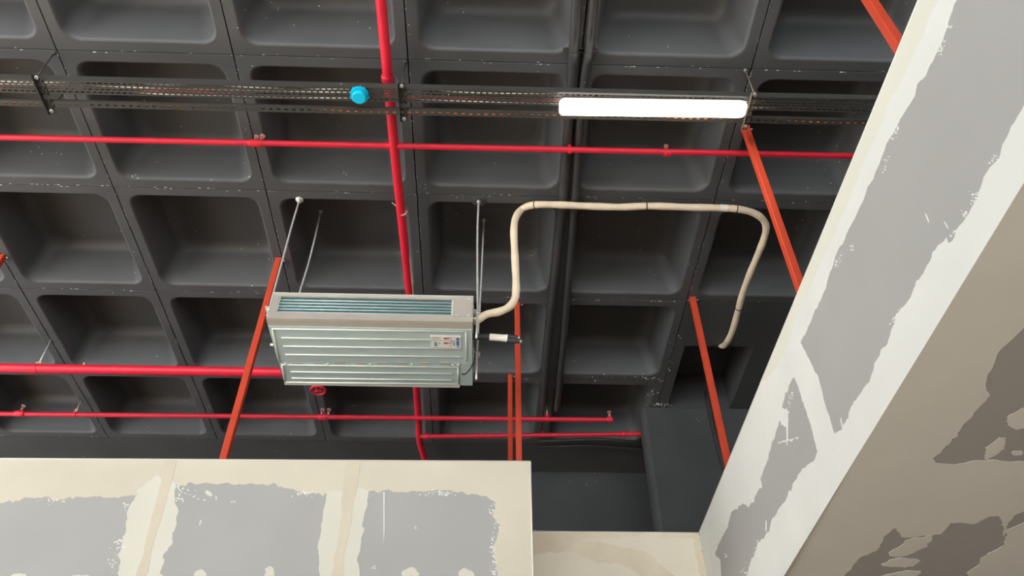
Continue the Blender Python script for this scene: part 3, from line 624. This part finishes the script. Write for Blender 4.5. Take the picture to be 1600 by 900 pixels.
def trapeze(pxr, pyb, label, mat, hw=.024):
    c0_ = atz(pxr[0], pxr[1], 0); s_ = (c0_-t_a).dot(tdir)
    t_ = thing('trapeze_hanger', T(s_, .1, -.02), label, 'hanger', 'trapeze hangers of the cable tray')
    # perforated angle across, below tray and channel
    w0, w1 = -.035, .245; mb = MB(); n = 6; st = (w1-w0)/n
    for i in range(n+1): mb.obox(T(s_, w0+i*st, -.0045), tdir*hw, tperp*.006, (0, 0, .0015))
    for sx in (-1, 1): mb.obox(T(s_+sx*(hw-.005), (w0+w1)/2, -.0045), tdir*.005, tperp*(w1-w0)/2, (0, 0, .0015))
    mb.obox(T(s_, (w0+w1)/2, -.0045), tdir*.004, tperp*(w1-w0)/2, (0, 0, .0015))
    mb.obox(T(s_-hw, (w0+w1)/2, -.014), tdir*.0012, tperp*((w1-w0)/2+.006), (0, 0, .011))
    mb.build('bracket', mat, t_)
    for w_ in (-.024, .224):
        e = T(s_, w_, -.02); r_ = MB().tube([e, Vector((e.x, e.y, 0))], .0045, 8).build('rod', mat, t_)
        MB().tube([e+Vector((0, 0, .004)), e+Vector((0, 0, .014))], .012, 6).build('nut', 'galvanised', r_)
        MB().tube([Vector((e.x, e.y, -.022)), Vector((e.x, e.y, -.004)), Vector((e.x, e.y, .001))], [.010, .013, .013], 8).build('anchor', mat, r_)
    return t_
trapeze((85, 82), 120, 'black perforated trapeze hanger at the left end of the cable tray', 'bracket_paint')
trapeze((634, 100), 137, 'trapeze hanger where the thick red pipe crosses the cable tray', 'bracket_paint')
trapeze((1163, 114), 150, 'bare grey metal trapeze hanger at the right end of the lamp', 'bracket_grey', .019)

# ---- glowing batten lamp
LZ = -.345
l0, l1 = atz(874, 168.5, LZ), atz(1166, 172.5, LZ); dl = (l1-l0).normalized(); pl2 = Vector((-dl.y, dl.x, 0)); ln = (l1-l0).length
lamp = thing('batten_light', (l0+l1)/2, 'switched-on white linear batten lamp under the cable tray', 'lamp')
def capsule(hx, hy, z0_, z1_, rc, c0_, inset=0):
    pts = []
    for q in range(4):
        cx, cy = [(1,1),(-1,1),(-1,-1),(1,-1)][q]
        for k in range(6):
            t_ = math.pi/2*(q+k/5); pts.append((cx*(hx-rc)+rc*math.cos(t_), cy*(hy-rc)+rc*math.sin(t_)))
    n = len(pts); mb = MB(); W = lambda a_, b_, z: c0_ + dl*a_ + pl2*b_ + Vector((0, 0, z))
    vs = [W(a_*(1-inset*.3), b_*(1-inset), z0_) for a_, b_ in pts]+[W(a_, b_, z0_+(z1_-z0_)*.35) for a_, b_ in pts]+[W(a_, b_, z1_) for a_, b_ in pts]
    fs = [tuple(reversed(range(n))), tuple(range(2*n, 3*n))]+[(r*n+k, r*n+(k+1) % n, (r+1)*n+(k+1) % n, (r+1)*n+k) for r in (0, 1) for k in range(n)]
    return mb.add(vs, fs)
lc = (l0+l1)/2
capsule(ln/2, .056, -.010, .020, .03, lc, .10).build('diffuser', 'lamp_glow', lamp)
capsule(ln/2-.01, .046, .020, .048, .025, lc).build('housing', 'white_plastic', lamp)
for sx in (-1, 1): MB().obox(lc+dl*sx*ln*.3+Vector((0, 0, .053)), dl*.02, pl2*.05, (0, 0, .006)).build('mounting_clip', 'tray_paint', lamp)

# ---- cyan-capped detector
dz_ = -.325; dc = atz(561, 152, dz_)
det = thing('smoke_detector', (dc.x, dc.y, dz_), 'round bright cyan detector cap hanging below the cable tray', 'detector')
def disc(z0_, z1_, r0, r1): return MB().tube([(dc.x, dc.y, z0_), (dc.x, dc.y, z1_)], [r0, r1], 28)
MB().tube([(dc.x, dc.y, dz_-.012), (dc.x, dc.y, dz_-.008), (dc.x, dc.y, dz_+.010)], [.040, .044, .045], 28).build('cap', 'cyan_plastic', det)
disc(dz_+.010, dz_+.034, .057, .060).build('body', 'cyan_plastic_dark', det)
disc(dz_+.034, -.284, .046, .046).build('base', 'white_plastic', det)
for k in range(5):
    t_ = .3+2*math.pi*k/5; MB().obox((dc.x+.060*math.cos(t_), dc.y+.060*math.sin(t_), dz_+.026), (.004*math.cos(t_), .004*math.sin(t_), 0), (-.006*math.sin(t_), .006*math.cos(t_), 0), (0, 0, .006)).build('lug', 'cyan_plastic', det)

# ---- red-primed steel hanger struts of the bulkheads
def strut(px, z1, label, z0=0, hw=.024, xy=None):
    p = xy or atz(px[0], px[1], 0)
    t_ = thing('steel_strut', (p[0], p[1], z1), label, 'strut', 'primer red steel struts')
    x, y = p[0], p[1]; w = hw; k = .004
    ring = [(x-w+k, y-w), (x+w-k, y-w), (x+w, y-w+k), (x+w, y+w-k), (x+w-k, y+w), (x-w+k, y+w), (x-w, y+w-k), (x-w, y-w+k)]
    MB().add([(a_, b_, z1) for a_, b_ in ring]+[(a_, b_, z0-.004) for a_, b_ in ring], [tuple(reversed(range(8))), tuple(range(8, 16))]+[(i, (i+1) % 8, 8+(i+1) % 8, 8+i) for i in range(8)]).build('tube', 'primer_red', t_)
    MB().box((x-w-.004, y-w-.004, z0-.005), (x+w+.004, y+w+.004, z0+.001)).build('end_plate', 'primer_red', t_)
    MB().tube([(x+w+.018, y, z0-.014), (x+w+.018, y, z0-.004)], .008, 6).build('bolt', 'galvanised', t_)
strut((436, 405), -1.915, 'primer red steel strut passing left of the air conditioner', xy=(2.25, 1.878))
strut((808, 475), -2.86, 'primer red steel strut under the black foam pipe, nearer of two', hw=.0225)
strut((797, 587), -2.86, 'primer red steel strut standing just behind another, shorter in view', hw=.021)
strut((1080, 467), -2.86, 'primer red steel strut in front of the black pier', xy=(5.745, 2.25))
strut((1163, 200), -2.86, 'primer red steel strut starting under the right end of the lamp', xy=(5.775, .475))
p5 = atx(1383, 38, 5.79); strut(None, -2.86, 'primer red steel strut in the top right corner above the bulkhead', xy=(5.79, p5.y))
strut((1, 397), -1.915, 'primer red steel strut just cut off by the left edge of the picture', xy=(atz(1, 397, 0).x, 1.905))

# ---- black conduits
def conduit(px, z, r, label, ext0=0, clamps=(), grp='black conduits along the rib'):
    pts = [atz(q[0], q[1], z if len(q) < 3 else q[2]) for q in px]
    if ext0: pts = [pts[0]+(pts[0]-pts[1]).normalized()*ext0] + pts
    t_ = thing('conduit', pts[0], label, 'conduit', grp); path_ = smooth_path(pts, 5)
    MB().tube(path_, r, 12).build('tube', 'conduit_paint', t_)
    for q in clamps:
        c_ = atz(q[0], q[1], z); i = min(range(1, len(path_)-1), key=lambda k: (path_[k]-c_).length); d = (path_[i+1]-path_[i-1]).normalized(); s_ = d.cross(Vector((0, 0, 1))).normalized()
        mb = MB().tube([path_[i]-d*.014, path_[i]+d*.014], r*1.12, 12); mb.obox(Vector((path_[i].x, path_[i].y, -.006))+s_*0, s_*(r+.035), d*.012, (0, 0, .005))
        mb.build('saddle_clamp', 'conduit_paint', t_)
    return t_
conduit([(901,0),(899,40),(896.5,82),(895,110),(891,160),(886,230),(878,330),(868,430),(857,530),(848,640)], -.042, .034, 'left one of the two black conduits on the rib behind the lamp', 3, ((897,80),(877,336)))
conduit([(928,0),(924,40),(920,84),(915,110),(909,160),(904,230),(897,330),(889,430),(881,530),(870,640)], -.042, .030, 'right one of the two black conduits on the rib behind the lamp', 3, ((919,86),(897,338)))
conduit([(840,690),(880,688.5),(935,687),(975,690),(1003,694),(1040,698)], -.05, .022, 'upper of two black conduits beside the far black wall', 0, (), 'black conduits at the far wall')
conduit([(845,698),(890,697),(925,696.5),(960,699),(1004,702),(1040,706)], -.06, .020, 'lower of two black conduits beside the far black wall', 0, (), 'black conduits at the far wall')
pts = [aty(1104, 611, 3.84), aty(1111, 650, 3.842), aty(1119, 685, 3.838), aty(1129, 722, 3.84), aty(1140, 760, 3.84), aty(1160, 830, 3.84)]
tag(MB().tube(smooth_path(pts, 4), .024, 10).build('conduit', 'conduit_paint'), 'black conduit running down the face of the black pier', 'conduit')

# ---- crumbs of bare plaster on the slab around the column head
PCE = Plane(Vector((5.5, 3.5, 0)), Vector((1, 0, 0)), Vector((0, 0, -1))); PCE.v = PCE.n.cross(PCE.u)
for k, (x, y, rx, ry, n_, a_) in enumerate(((1030,632,20,4,26,0),(1020,612,12,10,6,0),(1012,590,20,6,14,0),(930,589,40,5,8,0),(1046,570,8,24,6,10),(1062,526,6,3,4,0))):
    splatter(wc if False else ceil, PCE, x, y, rx, ry, n_, 300+k, 'bead_white', 1.1, a_)
